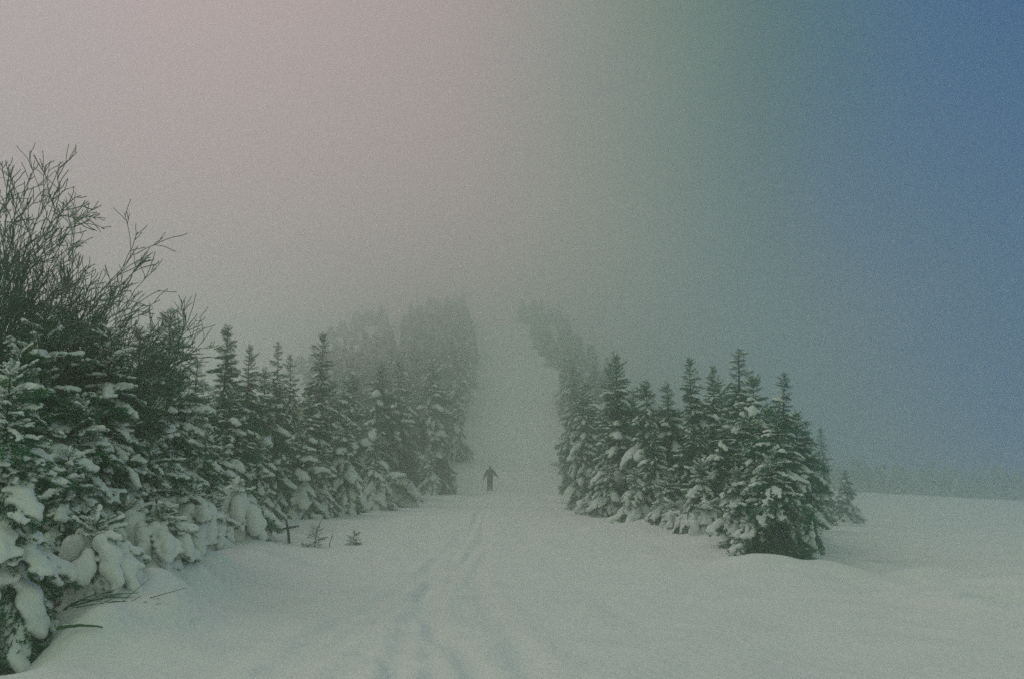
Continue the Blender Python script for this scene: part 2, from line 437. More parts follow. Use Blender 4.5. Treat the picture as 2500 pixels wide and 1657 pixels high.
def spruce_plan(rng, H, Rb, heavy, sag, dens=1.0, bare=0.06, lop=0.0):
    """list of boughs: (variant, pos, rotation, size, snow level or -1)"""
    plan = []
    z = H * .985; lean = rng.normal(0, .02, 2)
    step = .043 * H ** .5
    while z > .10 + bare * H * rng.uniform(.4, 1):
        f = 1 - z / H                                  # 0 at the tip
        ln = Rb * (f ** .78) * rng.uniform(.70, 1.12) + .13
        n = int(rng.integers(4, 7) * dens + (1 if f > .3 else 0))
        a0 = rng.uniform(0, 6.28)
        for k in range(n):
            if f > .08 and rng.random() < .10: continue
            az = a0 + k * 6.283 / n + rng.normal(0, .25)
            l = ln * rng.uniform(.5, 1.3) * (1 + lop * math.cos(az - 1.0))
            el = R(42) * (1 - f) ** 3 - R(20 + 26 * sag) * min(1, f * 1.5) + rng.normal(0, .22)
            kd = 'tip' if (l < .32 or f < .14) else ('droop' if rng.random() < .25 + .6 * sag * f ** .5 else 'flat')
            v = KIND[kd][rng.integers(0, 3)]
            x = heavy * (.25 + .9 * f) + rng.normal(0, .28)
            if l > .85: x -= .22
            lev = -1 if x < .12 else (0 if x < .42 else (1 if x < .78 else 2))
            pos = np.array([lean[0] * z, lean[1] * z, z + rng.normal(0, .03) * step * 4])
            plan.append((v, pos, rot(az, el, rng.normal(0, .2)), l, lev, az))
        z -= step * rng.uniform(.55, 1.45) * (1.0 + .6 * f)
    return plan, lean

def trunk_mesh(H, lean, r):
    zs = np.linspace(-.35, H, 9)
    pts = np.stack([lean[0] * zs, lean[1] * zs, zs], 1)
    v, f = tube(pts, np.interp(zs, [-.35, 0, H * .5, H], [r * 1.3, r, r * .55, .006]), 7)
    return mesh('trunk', v, f, [M_BARK])

def bake(plan, lod='coarse'):
    fol, sn = [], []
    for v, pos, rm, l, lev, az in plan:
        b = BOUGHS[v]; bv, bf, bm = b[lod]
        fol.append(((bv * l) @ rm.T + pos, bf, bm))
        if lev >= 0:
            sv, sf = b['snow'][lev][1]
            sn.append(((sv * l) @ rm.T + pos + np.array([0, 0, .012]), sf, 0))
    return fol, sn

# whole-tree variants for the wood (instanced mesh data)
VARS = {}
def make_variant(key, seed, H, Rb, heavy, sag, dens=1.0, lop=0.0):
    rng = np.random.default_rng(seed)
    plan, lean = spruce_plan(rng, H, Rb, heavy, sag, dens, lop=lop)
    fol, sn = bake(plan)
    v, f, m = join(fol)
    cm = mesh('crown', v, f, [M_NEEDLE, M_BARK], m, smooth=False)
    v, f, m = join(sn)
    sm = mesh('snow_cover', v, f, [M_SNOW])
    VARS.setdefault(key, []).append((H, trunk_mesh(H, lean, .014 * H), cm, sm))
for i in range(5): make_variant('spire', 300 + i, 5.6, [1.0, .9, 1.1, 1.05, .9][i], .42, .45, lop=.2)
for i in range(5): make_variant('bushy', 320 + i, 4.2, [1.25, 1.1, 1.35, 1.2, 1.3][i], .55, .65, 1.1, lop=.25)
for i in range(4): make_variant('laden', 340 + i, 2.6, [.95, 1.05, .85, 1.0][i], 1.0, .95, 1.2, lop=.25)

def spruce(key, idx, x, y, H, label, group, name='spruce_tree', rz=None, rng=random.Random(5), wide=1.0):
    h0, tm, cm, sm = VARS[key][idx % len(VARS[key])]
    s = H / h0
    t = empty(name, (x, y, tz(x, y) - .05), rng.uniform(0, 6.28) if rz is None else rz)
    w = s ** .6 * wide if s > 1 else s ** .8 * wide
    t.scale = (w, w, s)
    t.rotation_euler[0] = rng.gauss(0, .025); t.rotation_euler[1] = rng.gauss(0, .025)
    tag(t, label, 'spruce tree', group)
    link('trunk', tm, t); link('crown', cm, t); link('snow_cover', sm, t)
    return t

def detailed_spruce(seed, x, y, H, Rb, heavy, sag, label, group, dens=1.0, name='spruce_tree', lop=.2, hood=0):
    """a near tree whose boughs are separate parts, each with its own load of snow"""
    rng = np.random.default_rng(seed)
    plan, lean = spruce_plan(rng, H, Rb, heavy, sag, dens, bare=.03, lop=lop)
    t = empty(name, (x, y, tz(x, y) - .08), rng.uniform(0, 6.28))
    tag(t, label, 'spruce tree', group)
    link('trunk', trunk_mesh(H, lean, .015 * H), t)
    plan = plan[-295:]
    for v, pos, rm, l, lev, az in plan:
        b = link('bough', BOUGHS[v]['me'], t)
        m4 = Matrix.Translation(pos) @ Matrix(rm.tolist()).to_4x4() @ Matrix.Scale(l, 4)
        b.matrix_local = m4
        if lev >= 0:
            s = link('snow_load', BOUGHS[v]['sme'][lev], b)
            s.matrix_local = Matrix.Translation((0, 0, .012))
    for k in range(hood):                              # thick lobes of snow hanging over the crown
        az = k * 2.4 + rng.uniform(-.5, .5); f0 = rng.uniform(.05, .55); sph = []
        for q in range(6):
            f = f0 + q * rng.uniform(.05, .085)
            if f > .95: break
            rr = Rb * f ** .8 * .82; r = H * rng.uniform(.075, .15) * (1.15 - .6 * abs(q - 2) / 4)
            sph.append((rr * math.cos(az) + rng.normal(0, .03), rr * math.sin(az) + rng.normal(0, .03), H * (1 - f), r, r, r * 1.15))
        v, fc = blob(sph, .028, .5, 4)
        link('snow_lobe', mesh('snow_lobe', v, fc, [M_SNOW]), t)
    return t

# ------------------------------------------------------------------ spruces left of the trail, nearest first
G_LN = 'snowy spruces along the left edge of the trail'
G_RN = 'snowy spruces in the stand right of the trail'
# seed, pixel column of the top, pixel row of the top, distance, base radius, snow, sag, label
NEAR_LEFT = [
    (1, 6, 372, 9.3, 1.05, .55, .85, 'nearest snow-draped spruce in the bottom left corner, boughs sagging to a dark hollow'),
    (2, 46, 318, 12.0, 1.25, .55, .6, 'tall spruce tangled in the bare twigs at the left edge of the photo'),
    (3, 112, 326, 12.8, 1.20, .55, .6, 'dark spruce just right of the bare shrub stems, above the bent bare branches'),
    (4, 172, 311, 15.6, 1.05, .60, .5, 'frosted spruce whose top meets the lowest right tips of the bare birch'),
    (5, 140, 330, 15.0, 1.10, .5, .5, 'spruce half hidden between two taller ones under the birch twigs'),
    (6, 62, 455, 10.9, .66, .7, .95, 'short spruce with hanging white boughs beside the nearest corner spruce'),
    (7, 150, 440, 13.3, .90, .95, .9, 'half-grown spruce loaded with lumps of snow in front of the dark spruces'),
    (8, 190, 360, 18.5, 1.05, .7, .6, 'rounded spruce stepping down just right of the frosted birch-touching spruce'),
    (9, 205, 430, 18.0, .95, .9, .9, 'snow-clotted half-grown spruce above the two buried white saplings'),
    (17, 84, 396, 11.6, 1.0, .6, .8, 'snow-dusted spruce between the nearest corner spruce and the dark one by the bent branches'),
    (18, 26, 352, 11.0, 1.1, .5, .7, 'dark spruce standing directly behind the nearest corner spruce'),
    (19, 128, 405, 13.6, .95, .7, .85, 'spruce with white-edged boughs above the snow-capped leaning sapling'),
]
for sd_, px, py, D, Rb, hv, sg, lab in NEAR_LEFT:
    x, y, z = at(px, py, D)
    detailed_spruce(sd_, x, y, z - tz(x, y) + .08, Rb, hv, sg, lab, G_LN)

LADEN_LEFT = [
    (11, 156, 552, 12.3, .62, 'low sapling bowed to the snow in front of the bent bare branches'),
    (12, 188, 497, 15.2, .70, 'sapling buried as a tall white hump at the foot of the left trees'),
    (13, 236, 493, 20.0, .80, 'wide clump of saplings buried in snow left of the crossed stick'),
    (14, 212, 512, 17.6, .50, 'small snow-buried sapling between the tall hump and the wide clump'),
    (15, 128, 520, 12.4, .60, 'snow-capped sapling leaning under the dark spruce near the bent branches'),
    (16, 96, 560, 10.3, .60, 'buried sapling beside the dark hollow of the nearest spruce'),
]
for sd_, px, py, D, Rb, lab in LADEN_LEFT:
    x, y, z = at(px, py, D)
    detailed_spruce(sd_, x, y, max(.75, z - tz(x, y) + .25), Rb, 1.5, 1.0, lab, 'buried saplings', dens=1.3, name='spruce_sapling', lop=.3, hood=11)

PROM_LEFT = [
    ('spire', 0, 221, 326, 24.5, 'tall ragged spire rising alone just right of the birch twigs', 1.1),
    ('spire', 1, 238, 351, 25.5, 'shorter spire close against the right side of the ragged spire', 1),
    ('spire', 2, 247, 345, 28, 'slim pointed spruce at the right end of the first cluster of spires', .9),
    ('bushy', 3, 264, 372, 30, 'rounded spruce in the dip between the two clusters of spires', 1),
    ('spire', 4, 280, 341, 33, 'thin sparse leader tree left of the sharpest spire', .85),
    ('spire', 1, 293, 354, 36, 'short column-like spruce top just left of the sharpest spire', .75),
    ('spire', 3, 316, 334, 36, 'sharpest narrow spire of the left side, tallest against the fog', .9),
    ('bushy', 0, 333, 381, 40, 'frosted spruce just right of the sharpest spire', 1),
    ('bushy', 1, 350, 374, 45, 'pale spruce second right of the sharpest spire', 1),
    ('bushy', 2, 376, 366, 50, 'broad hazy spruce above the round bare bush', 1.1),
    ('spire', 0, 402, 362, 57, 'hazy spruce right of the broad one above the bare bush', 1.1),
    ('bushy', 4, 433, 358, 68, 'misty spruce whose right side borders the trail above the skier', 1.1),
    ('bushy', 0, 457, 366, 92, 'faint spruce bulging farthest into the trail from the left', .9),
    ('laden', 0, 299, 432, 33, 'drooping spruce with long white clumps, behind the crossed stick', 1.0),
    ('laden', 1, 346, 420, 36, 'spruce carrying the brightest stacked snow clumps left of the trail', 1.05),
    ('laden', 2, 322, 446, 34, 'narrow laden spruce between the two brightest drooping ones', 1.0),
    ('laden', 3, 376, 440, 44, 'laden spruce at the bend of the snow edge, left of the bare bush', 1.05),
    ('laden', 0, 405, 464, 54, 'small white-hooded spruce under the round bare bush', 1.1),
    ('laden', 1, 432, 452, 66, 'low hazy laden spruce last before the open trail, left of the skier', 1.15),
    ('laden', 2, 260, 438, 27.5, 'laden spruce behind the leaning dead stick', 1.0),
    ('laden', 3, 240, 452, 23.5, 'laden spruce right behind the wide buried clump', 1.0),
    ('laden', 1, 216, 440, 21, 'laden spruce left of and above the wide buried clump', 1.0),
    ('bushy', 2, 228, 392, 22.5, 'dense spruce under the ragged spire', 1.0),
    ('bushy', 4, 306, 395, 34.5, 'dense spruce filling below the column-like top', 1.0),
]
for k, i, px, py, D, lab, wd in PROM_LEFT:
    x, y, z = at(px, py, D)
    spruce(k, i, x, y, z - tz(x, y) + .05, lab, G_LN, wide=wd)

# ------------------------------------------------------------------ spruces right of the trail
NEAR_RIGHT = [
    (31, 770, 455, 19.2, 1.15, .15, .85, 'nearest spruce at the outer right corner of the right stand, boughs down to the bank'),
    (32, 737, 470, 21.5, 1.0, .65, .9, 'low laden spruce left of the outer corner spruce, over the snow bank'),
    (33, 700, 462, 24.5, 1.0, .65, .9, 'laden spruce behind the snow lump on the right bank'),
    (34, 668, 478, 27.5, .95, .7, .9, 'laden spruce in the middle of the right stand front'),
    (35, 636, 470, 29.0, 1.0, .8, .95, 'laden spruce with a thick slanting snow streak, left part of right front'),
    (36, 608, 462, 32.5, 1.0, .7, .9, 'laden spruce at the inner left corner of the right stand'),
]
for sd_, px, py, D, Rb, hv, sg, lab in NEAR_RIGHT:
    x, y, z = at(px, py, D)
    detailed_spruce(sd_, x, y, z - tz(x, y) + .08, Rb, hv, sg, lab, G_RN)
LADEN_RIGHT = [
    (41, 707, 516, 23.6, .75, 'sapling buried under a rounded white pillow on the right bank'),
    (42, 752, 528, 19.6, .6, 'small buried sapling on the bank left of the outer corner spruce'),
    (43, 588, 500, 35.5, .7, 'low sapling spilling onto the trail at the inner corner of the right stand'),
    (44, 676, 512, 26.6, .6, 'buried sapling low in the middle of the right front'),
]
for sd_, px, py, D, Rb, lab in LADEN_RIGHT:
    x, y, z = at(px, py, D)
    detailed_spruce(sd_, x, y, max(.7, z - tz(x, y) + .25), Rb, 1.5, 1.0, lab, 'buried saplings', dens=1.3, name='spruce_sapling', lop=.3, hood=10)
PROM_RIGHT = [
    ('spire', 2, 619, 356, 33.5, 'sharp spire at the left end of the right stand', 1.2),
    ('bushy', 1, 649, 381, 31.5, 'round-topped spruce right of the sharp left spire of the right stand', 1.0),
    ('bushy', 3, 673, 386, 31.5, 'blunt spruce in the low middle of the right stand', 1.0),
    ('spire', 3, 696, 359, 29.5, 'left of the twin tops in the right stand', .9),
    ('spire', 0, 710, 366, 30.5, 'right of the twin tops in the right stand', .9),
    ('spire', 4, 734, 347, 27.5, 'tallest dark spire of the right stand', 1.3),
    ('bushy', 0, 757, 378, 26.5, 'short pointed spruce right of the tallest dark spire', .9),
    ('spire', 1, 775, 373, 24.5, 'last dark spire at the right end of the right stand', 1.1),
    ('bushy', 4, 790, 412, 27, 'half-hidden spruce falling away right of the last dark spire', 1.0),
    ('spire', 2, 803, 424, 48, 'pale spire fading into blue fog beyond the right stand', 1.0),
    ('spire', 3, 822, 428, 58, 'palest tall spire nearest the blue side of the fog', 1.0),
    ('bushy', 2, 842, 470, 60, 'faint low spruce outermost in the blue fog', 1.0),
    ('bushy', 1, 585, 389, 45, 'misty spruce behind the inner corner of the right stand', 1.1),
    ('spire', 0, 572, 366, 66, 'faint spruce where the right stand meets the open trail', 1.2),
    ('bushy', 0, 588, 384, 54, 'misty spruce on the right trail edge level with the skier', 1.1),
    ('bushy', 3, 718, 420, 25, 'dense dark spruce below the twin tops', 1.0),
    ('bushy', 2, 655, 430, 29.5, 'dense dark spruce low behind the laden right front', 1.0),
    ('bushy', 4, 690, 425, 27.5, 'dense dark spruce between the twin tops and the snow lump', 1.0),
    ('bushy', 1, 752, 415, 23.0, 'dense dark spruce below the tallest dark spire', 1.0),
]
for k, i, px, py, D, lab, wd in PROM_RIGHT:
    x, y, z = at(px, py, D)
    spruce(k, i, x, y, z - tz(x, y) + .05, lab, G_RN, wide=wd)

# ------------------------------------------------------------------ the rest of both woods
rg = random.Random(77)
SL = np.array([(-400, 300), (0, 306), (90, 318), (130, 328), (180, 340), (200, 384), (225, 384), (255, 390), (268, 398), (300, 386), (330, 388), (350, 388), (380, 372), (410, 360), (440, 345), (470, 330)], float)
SR = np.array([(530, 345), (560, 368), (585, 392), (600, 386), (619, 372), (640, 388), (672, 390), (697, 374), (712, 378), (734, 366), (757, 384), (775, 386), (790, 412), (805, 430), (825, 436), (840, 482), (860, 520), (1400, 540)], float)
used = [(o.location.x, o.location.y) for o in COL.objects if o.get('category') == 'spruce tree']
def free(x, y, d):
    return all((x - a) ** 2 + (y - b) ** 2 > d * d for a, b in used)
def pix(x, y, z):
    d = y * math.cos(PITCH) + (z - CAM_Z) * math.sin(PITCH)
    return 512 + F * x / d, 339 - F * ((z - CAM_Z) * math.cos(PITCH) - y * math.sin(PITCH)) / d
def cap(tab, x, y, H, jit):
    z0 = tz(x, y)
    px, py = pix(x, y, z0 + H)
    lim = np.interp(px, tab[:, 0], tab[:, 1]) + jit
    while H > 1.2 and pix(x, y, z0 + H)[1] < lim: H -= .08
    return H
def fill(n, yr, xfun, tab, label, group, dmin, hr, keys=('spire', 'bushy', 'bushy')):
    k = 0
    for _ in range(n * 30):
        if k >= n: break
        y = rg.uniform(*yr); x = xfun(y)
        if not free(x, y, dmin): continue
        H = rg.uniform(*hr)
        if tab is not None: H = cap(tab, x, y, H, rg.uniform(0, 40))
        if H < 1.25: continue
        used.append((x, y)); k += 1
        kk = 'laden' if H < 2.6 else rg.choice(keys)
        spruce(kk, rg.randrange(5), x, y, H, label, group, wide=rg.uniform(.9, 1.15))
    return k
n1 = fill(34, (10, 32), lambda y: xl(y) - rg.uniform(.7, 6), SL, 'snowy spruce packed inside the dark wood left of the near trail', 'spruces inside the left wood', 1.25, (3.2, 5))
n2 = fill(34, (32, 62), lambda y: xl(y) - rg.uniform(.5, 8), SL, 'frosted spruce packed in the hazy wood behind the left trail edge', 'spruces in the hazy left wood', 1.4, (3.6, 5.6))
n3 = fill(84, (62, 128), lambda y: xl(y) - 1.0 - (rg.uniform(0, 3) if rg.random() < .4 else rg.uniform(0, .19 * y + xl(y))), None, 'faint spruce crowding the left side of the trail up the foggy slope', 'faint spruces up the left slope', 1.5, (5.4, 7.6))
n4 = fill(34, (19.5, 46), lambda y: rg.uniform(np.interp(y, [18, 39, 46], [5.3, 3.4, 4.0]), max(.285 * y, 5.6)), SR, 'dark spruce packed inside the stand right of the trail', 'spruces inside the right stand', 1.2, (3.4, 6.5))
n5 = fill(56, (44, 126), lambda y: xr(y) + abs(rg.gauss(0, 1)) * 2.8 + .7, None, 'faint spruce crowding the right side of the trail up the foggy slope', 'faint spruces up the right slope', 1.5, (4.8, 7.0))
print('fill', n1, n2, n3, n4, n5)

# farther up the fog closes: one mass on either side
def far_wood(name, side):
    rng = np.random.default_rng(9 if side < 0 else 10)
    parts = []
    for k in range([170, 110, 40][side + 1]):
        y = (112 if side < 0 else 126) + 100 * rng.random() ** 1.2
        x = (xl(y) - .5 - rng.uniform(0, 34) * rng.random() - (2 if y < 128 else 0)) if side < 0 else (xr(y) + abs(rng.normal(0, 4.5)) + 1.6)
        if side == 0:                                  # the line of trees across the right snowfield
            y = rng.uniform(138, 196); x = rng.uniform(.28, .53) * y
        if side < 0 and x < -.175 * y - 9 * rng.random() ** 2: x = -.175 * y + rng.uniform(0, 14)
        x = min(x, xl(y) - .6) if side < 0 else x
        H = (1 - .022 * max(0, xl(y) - x)) * rng.uniform(4.2, 7.4) * (1 if side < 0 else .72); z0 = tz(x, y)
        n = 1100
        f = rng.random(n) ** .6; a = rng.uniform(0, 6.283, n); rr = (rng.uniform(.9, 1.4) * f ** .9 + .05) * np.sqrt(rng.uniform(.2, 1, n))
        S = np.stack([x + rr * np.cos(a), y + rr * np.sin(a), z0 + H * (1 - f)], 1)
        Dv = np.stack([np.cos(a), np.sin(a), np.full(n, -.35)], 1)
        v, ff = needles(rng, S, Dv, np.full(n, .25), 1, .34, .09)
        parts.append((v, ff, 0))
        for q in range(120):
            f = rng.random() ** .5; a1 = rng.uniform(0, 6.283); r1 = (1.15 * f ** .85 + .05) * rng.uniform(.7, 1.05); sz = rng.uniform(.10, .27)
            parts.append((ICO1[0] * sz * np.array([1.2, 1.2, .8]) + np.array([x + r1 * math.cos(a1), y + r1 * math.sin(a1), z0 + H * (1 - f)]), ICO1[1], 2))
        v, ff = tube([(x, y, z0 - .3), (x, y, z0 + H)], [.09, .01], 4); parts.append((v, ff, 1))
    v, f, m = join(parts)
    o = link(name, mesh(name, v, f, [M_NEEDLE_FAR, M_BARK, M_SNOW], m, smooth=False)); return o
tag(far_wood('distant_forest', -1), 'spruce wood lost in the fog high on the left of the trail', 'forest', None, 'stuff')
tag(far_wood('distant_forest', 1), 'spruce wood lost in the fog high on the right of the trail', 'forest', None, 'stuff')

tag(far_wood('distant_forest', 0), 'spruce wood barely showing in blue fog across the right snowfield', 'forest', None, 'stuff')

# ------------------------------------------------------------------ bare rimed shrubs and dead branches
def grow(rng, p, d, ln, r, depth, out, up=.045, spread=.5):
    n = 7; pts = [np.array(p, float)]; dirs = []
    d = np.array(d, float)
    for i in range(n):
        d = d + rng.normal(0, .11, 3) + np.array([0, 0, up * (.4 if depth else 1)])
        d /= np.linalg.norm(d); dirs.append(d.copy())
        pts.append(pts[-1] + d * ln / n)
    r1 = r * (.45 if depth < 3 else .7)
    out.append((np.array(pts), np.linspace(r, r1, n + 1), depth))
    if depth >= 3: return
    k = [9, 6, 4][depth]
    for j in range(k):
        t = rng.uniform(.22, .98); i = min(n - 1, int(t * n))
        q = pts[i] + (pts[i + 1] - pts[i]) * (t * n - i)
        ax = rng.normal(0, 1, 3); ax -= dirs[i] * (ax @ dirs[i]); ax /= np.linalg.norm(ax)
        dd = dirs[i] + ax * rng.uniform(spread * .7, spread * 1.5); dd /= np.linalg.norm(dd)
        rr = max(.0045, (r + (r1 - r) * t) * rng.uniform(.42, .62))
        grow(rng, q, dd, ln * rng.uniform(.32, .62) * (1.1 - .45 * t), rr, depth + 1, out, up, spread)

def bare_shrub(seed, x, y, stems, ln, r, label, name='bare_birch', cat='bare tree', fan=None, group=None, rmin=None, m=None):
    rng = np.random.default_rng(seed)
    z0 = tz(x, y)
    t = empty(name, (x, y, z0 - .1)); tag(t, label, cat, group)
    for k in range(stems):
        az, el = fan(rng, k)
        d = (math.cos(az) * math.cos(el), math.sin(az) * math.cos(el), math.sin(el))
        out = []
        l = ln * rng.uniform(.78, 1.1)
        grow(rng, (rng.normal(0, .12), rng.normal(0, .12), 0), d, l, r * rng.uniform(.75, 1.1), 0, out)
        st = [(*tube(p, np.maximum(q, rmin or 0), 6), 0) for p, q, dep in out if dep == 0]
        tw = [(*tube(p, np.maximum(q, rmin or 0), 5 if dep == 1 else 4), 0) for p, q, dep in out if dep > 0]
        a = join(st); b = join(tw)
        s = link('stem', mesh('stem', a[0], a[1], [m or M_TWIG]), t)
        link('twigs', mesh('twigs', b[0], b[1], [m or M_TWIG]), s, 'stuff')
    return t
bare_shrub(61, -7.15, 13.0, 12, 4.1, .026, 'large bare birch with frosted twigs fanning up over the left edge of the photo',
           fan=lambda r, k: (r.uniform(-.9, 1.0), R(r.uniform(50, 84))), rmin=.0055)
bare_shrub(62, -7.2, 14.2, 8, 3.3, .022, 'smaller bare birch whose long twigs reach right over the frosted spruces',
           fan=lambda r, k: (r.uniform(-.5, .5), R(r.uniform(36, 62))), rmin=.006)
bare_shrub(63, -8.0, 13.8, 9, 4.4, .026, 'bare birch standing behind the large one at the very left edge',
           fan=lambda r, k: (r.uniform(-1.5, 1.5), R(r.uniform(58, 86))), rmin=.0058)
x, y, z = at(402, 500, 50)
bare_shrub(64, x - .4, y, 9, 3.0, .018, 'round bare bush hazed grey against the spruces left of the skier', name='bare_bush', cat='bush',
           fan=lambda r, k: (r.uniform(0, 6.28), R(r.uniform(48, 88))), rmin=.008, m=M_RIME)

def arcs(name, label, cat, base, targets, r, seed, group=None, twigs=3):
    """a few thin branches from one base, each a part"""
    rng = np.random.default_rng(seed)
    t = empty(name, base); tag(t, label, cat, group)
    for (dx, dy, dz, h) in targets:
        u = np.linspace(0, 1, 9)[:, None]
        pts = u * np.array([dx, dy, dz]) + np.array([0, 0, 1.0]) * h * 4 * u * (1 - u) + rng.normal(0, .006, (9, 3)) * np.linalg.norm([dx, dy, dz]) * (u > 0)
        prts = [(*tube(pts, np.linspace(r, r * .35, 9), 5), 0)]
        for q in range(twigs):
            i = rng.integers(3, 8); d = pts[i] - pts[i - 1]; d = d / np.linalg.norm(d) + rng.normal(0, .5, 3); d *= rng.uniform(.12, .3) * np.linalg.norm([dx, dy, dz])
            prts.append((*tube(np.linspace(pts[i], pts[i] + d, 4), np.linspace(r * .5, r * .25, 4), 4), 0))
        v, f, _ = join(prts)
        link('branch', mesh('branch', v, f, [M_TWIG]), t)
    return t
bx, by = -4.4, 9.9
arcs('dead_branches', 'bundle of thin bare branches bent low over the snow, bottom left', 'branches', (bx, by, tz(bx, by) - .05),
     [(.80, .1, .10, .12), (.90, -.1, .14, .06), (.72, .15, .20, .06), (.62, -.2, .06, .14), (.95, .05, .16, .03), (.5, .1, .22, .06), (.85, -.05, .04, .10)], .010, 3)
bx, by = -4.35, 9.3
arcs('dead_branch', 'single dead branch lying across the snow hump below the bent bare branches', 'branch', (bx, by, tz(bx, by) + .10), [(.85, -.1, -.02, .05)], .022, 4, twigs=2)
bx, by = -4.0, 9.0
arcs('dead_branch', 'stubby broken branch end poking right out of the nearest spruce', 'branch', (bx, by, tz(bx, by) + .16), [(.42, -.05, .02, .02)], .022, 5, twigs=0)
x0, y0, z0 = at(258, 522, 26.5); x1, y1, z1 = at(282, 494, 27.2)
arcs('dead_stick', 'dead stick leaning up to the right in front of the laden spruces', 'stick', (x0, y0, tz(x0, y0) - .05), [(x1 - x0, y1 - y0, .95, .03)], .028, 6, twigs=2)

# crossed stick, seedlings and twigs poking out of the snow
M_STEM = m_frosted('dark_twig', (.03, .04, .022), (.05, .055, .03), .75, 1.2, 14)
sx, sy = -5.0, 22.6
t = empty('crossed_stick', (sx, sy, tz(sx, sy) - .05)); tag(t, 'dark stick with one crosspiece standing in the snow like a cross', 'stick')
link('upright', mesh('upright', *tube([(.03, 0, 0), (0, 0, .3), (-.06, 0, .56)], [.034, .03, .022], 6), [M_STEM]), t)
link('crosspiece', mesh('crosspiece', *tube([(-.13, 0, .34), (.02, .01, .365), (.24, 0, .41)], [.022, .03, .02], 6), [M_STEM]), t)
def seedling(x, y, H, label, seed, load=.3, n=26, name='spruce_seedling'):
    rng = np.random.default_rng(seed)
    t = empty(name, (x, y, tz(x, y) - .04), 0); tag(t, label, 'seedling')
    link('stem', mesh('stem', *tube([(0, 0, 0), (.04 * H, 0, H * .5), (.1 * H, 0, H)], [.014, .010, .004], 5), [M_STEM]), t)
    for k in range(n):
        f = (k + .5) / n; zz = H * (1 - f * .9); l = H * (.22 + .5 * f) * rng.uniform(.7, 1.2)
        b = link('bough', BOUGHS[rng.integers(0, 3)]['me'], t)
        pos = Vector((.1 * H * zz / H, 0, zz)); rm = Matrix(rot(rng.uniform(0, 6.28), R(35) * (1 - f), 0).tolist()).to_4x4()
        b.matrix_local = Matrix.Translation(pos) @ rm @ Matrix.Scale(l, 4)
        if rng.random() < load:
            s = link('snow_load', BOUGHS[rng.integers(0, 3)]['sme'][1], b); s.matrix_local = Matrix.Translation((0, 0, .01))
    return t
seedling(-4.93, 22.3, .17, 'tiny tuft of spruce at the foot of the crossed stick', 71, .3, 14)
seedling(-4.25, 21.8, .48, 'spruce seedling standing alone in the snow right of the crossed stick', 72, .25, 22)
seedling(-3.5, 22.3, .34, 'small frosted seedling, rightmost of those poking from the left snow', 73, .9, 22)
def twig(pts, r, label):
    p = np.array(pts, float); b = p[0].copy(); b[2] = tz(b[0], b[1])
    o = link('twig', mesh('twig', *tube(p - p[0], np.linspace(r, r * .6, len(p)), 5), [M_STEM])); o.location = b; tag(o, label, 'twig')
twig([(-3.95, 21.9, 0), (-3.93, 21.9, .12), (-3.87, 21.9, .30)], .010, 'thin slanting twig just right of the lone seedling')
twig([(-3.68, 22.0, .14), (-3.70, 22.0, .05), (-3.60, 22.0, .01), (-3.45, 22.0, .0)], .014, 'L-shaped twig between the lone seedling and the frosted one')
twig([(-4.75, 24.5, 0), (-4.70, 24.5, .2), (-4.63, 24.5, .38)], .011, 'short twig standing behind, between the crossed stick and the lone seedling')

# ------------------------------------------------------------------ the skier on foot up the trail
def skin_mesh(name, verts, edges, radii, mats, sub=2, root=0):
    me = bpy.data.meshes.new(name); me.from_pydata(verts, edges, [])
    o = bpy.data.objects.new(name, me); COL.objects.link(o)
    o.modifiers.new('skin', 'SKIN')
    for i, s in enumerate(me.skin_vertices[0].data):
        s.radius = (radii[i], radii[i]) if np.isscalar(radii[i]) else radii[i]; s.use_root = (i == root)
    ss = o.modifiers.new('sub', 'SUBSURF'); ss.levels = sub; ss.render_levels = sub
    dg = bpy.context.evaluated_depsgraph_get()
    m2 = bpy.data.meshes.new_from_object(o.evaluated_get(dg)); m2.name = name
    bpy.data.objects.remove(o); bpy.data.meshes.remove(me)
    m2.materials.clear()
    for m in mats: m2.materials.append(m)
    m2.polygons.foreach_set('use_smooth', np.ones(len(m2.polygons), bool))
    return m2
M_SKIN = m_plain('skin', (.45, .28, .20)); M_JACKET = m_plain('jacket_cloth', (.016, .024, .028), .8); M_TROUSER = m_plain('trouser_cloth', (.018, .022, .024), .85)
M_HAT = m_plain('hat_wool', (.02, .025, .025), .9); M_BOOT = m_plain('boot', (.015, .015, .015), .5); M_POLE = m_plain('pole_metal', (.05, .05, .055), .4)
px_, py_ = at(490, 489, 73)[:2]
PB = (px_, py_, tz(px_, py_) - .03)
J = dict(pelvis=(0, 0, .94), waist=(0, .02, 1.10), chest=(0, .05, 1.34), neck=(0, .07, 1.50), head0=(0, .09, 1.58), head1=(0, .10, 1.72),
         ls=(-.19, .05, 1.43), le=(-.34, .02, 1.17), lw=(-.44, .12, .95), lh=(-.46, .16, .88),
         rs=(.19, .05, 1.43), re=(.36, .06, 1.21), rw=(.50, .20, 1.05), rh=(.54, .25, 1.00),
         lp=(-.10, 0, .90), lk=(-.11, .06, .50), la=(-.12, -.04, .10), lt=(-.13, .14, .04),
         rp=(.10, 0, .90), rk=(.10, .10, .52), ra=(.10, .10, .12), rt=(.11, .28, .05))
def chain(names, rad, edges):
    return [J[n] for n in names], edges, rad
bn = ['pelvis', 'waist', 'chest', 'neck', 'head0', 'head1', 'ls', 'le', 'lw', 'lh', 'rs', 're', 'rw', 'rh', 'lp', 'lk', 'la', 'lt', 'rp', 'rk', 'ra', 'rt']
ix = {n: i for i, n in enumerate(bn)}
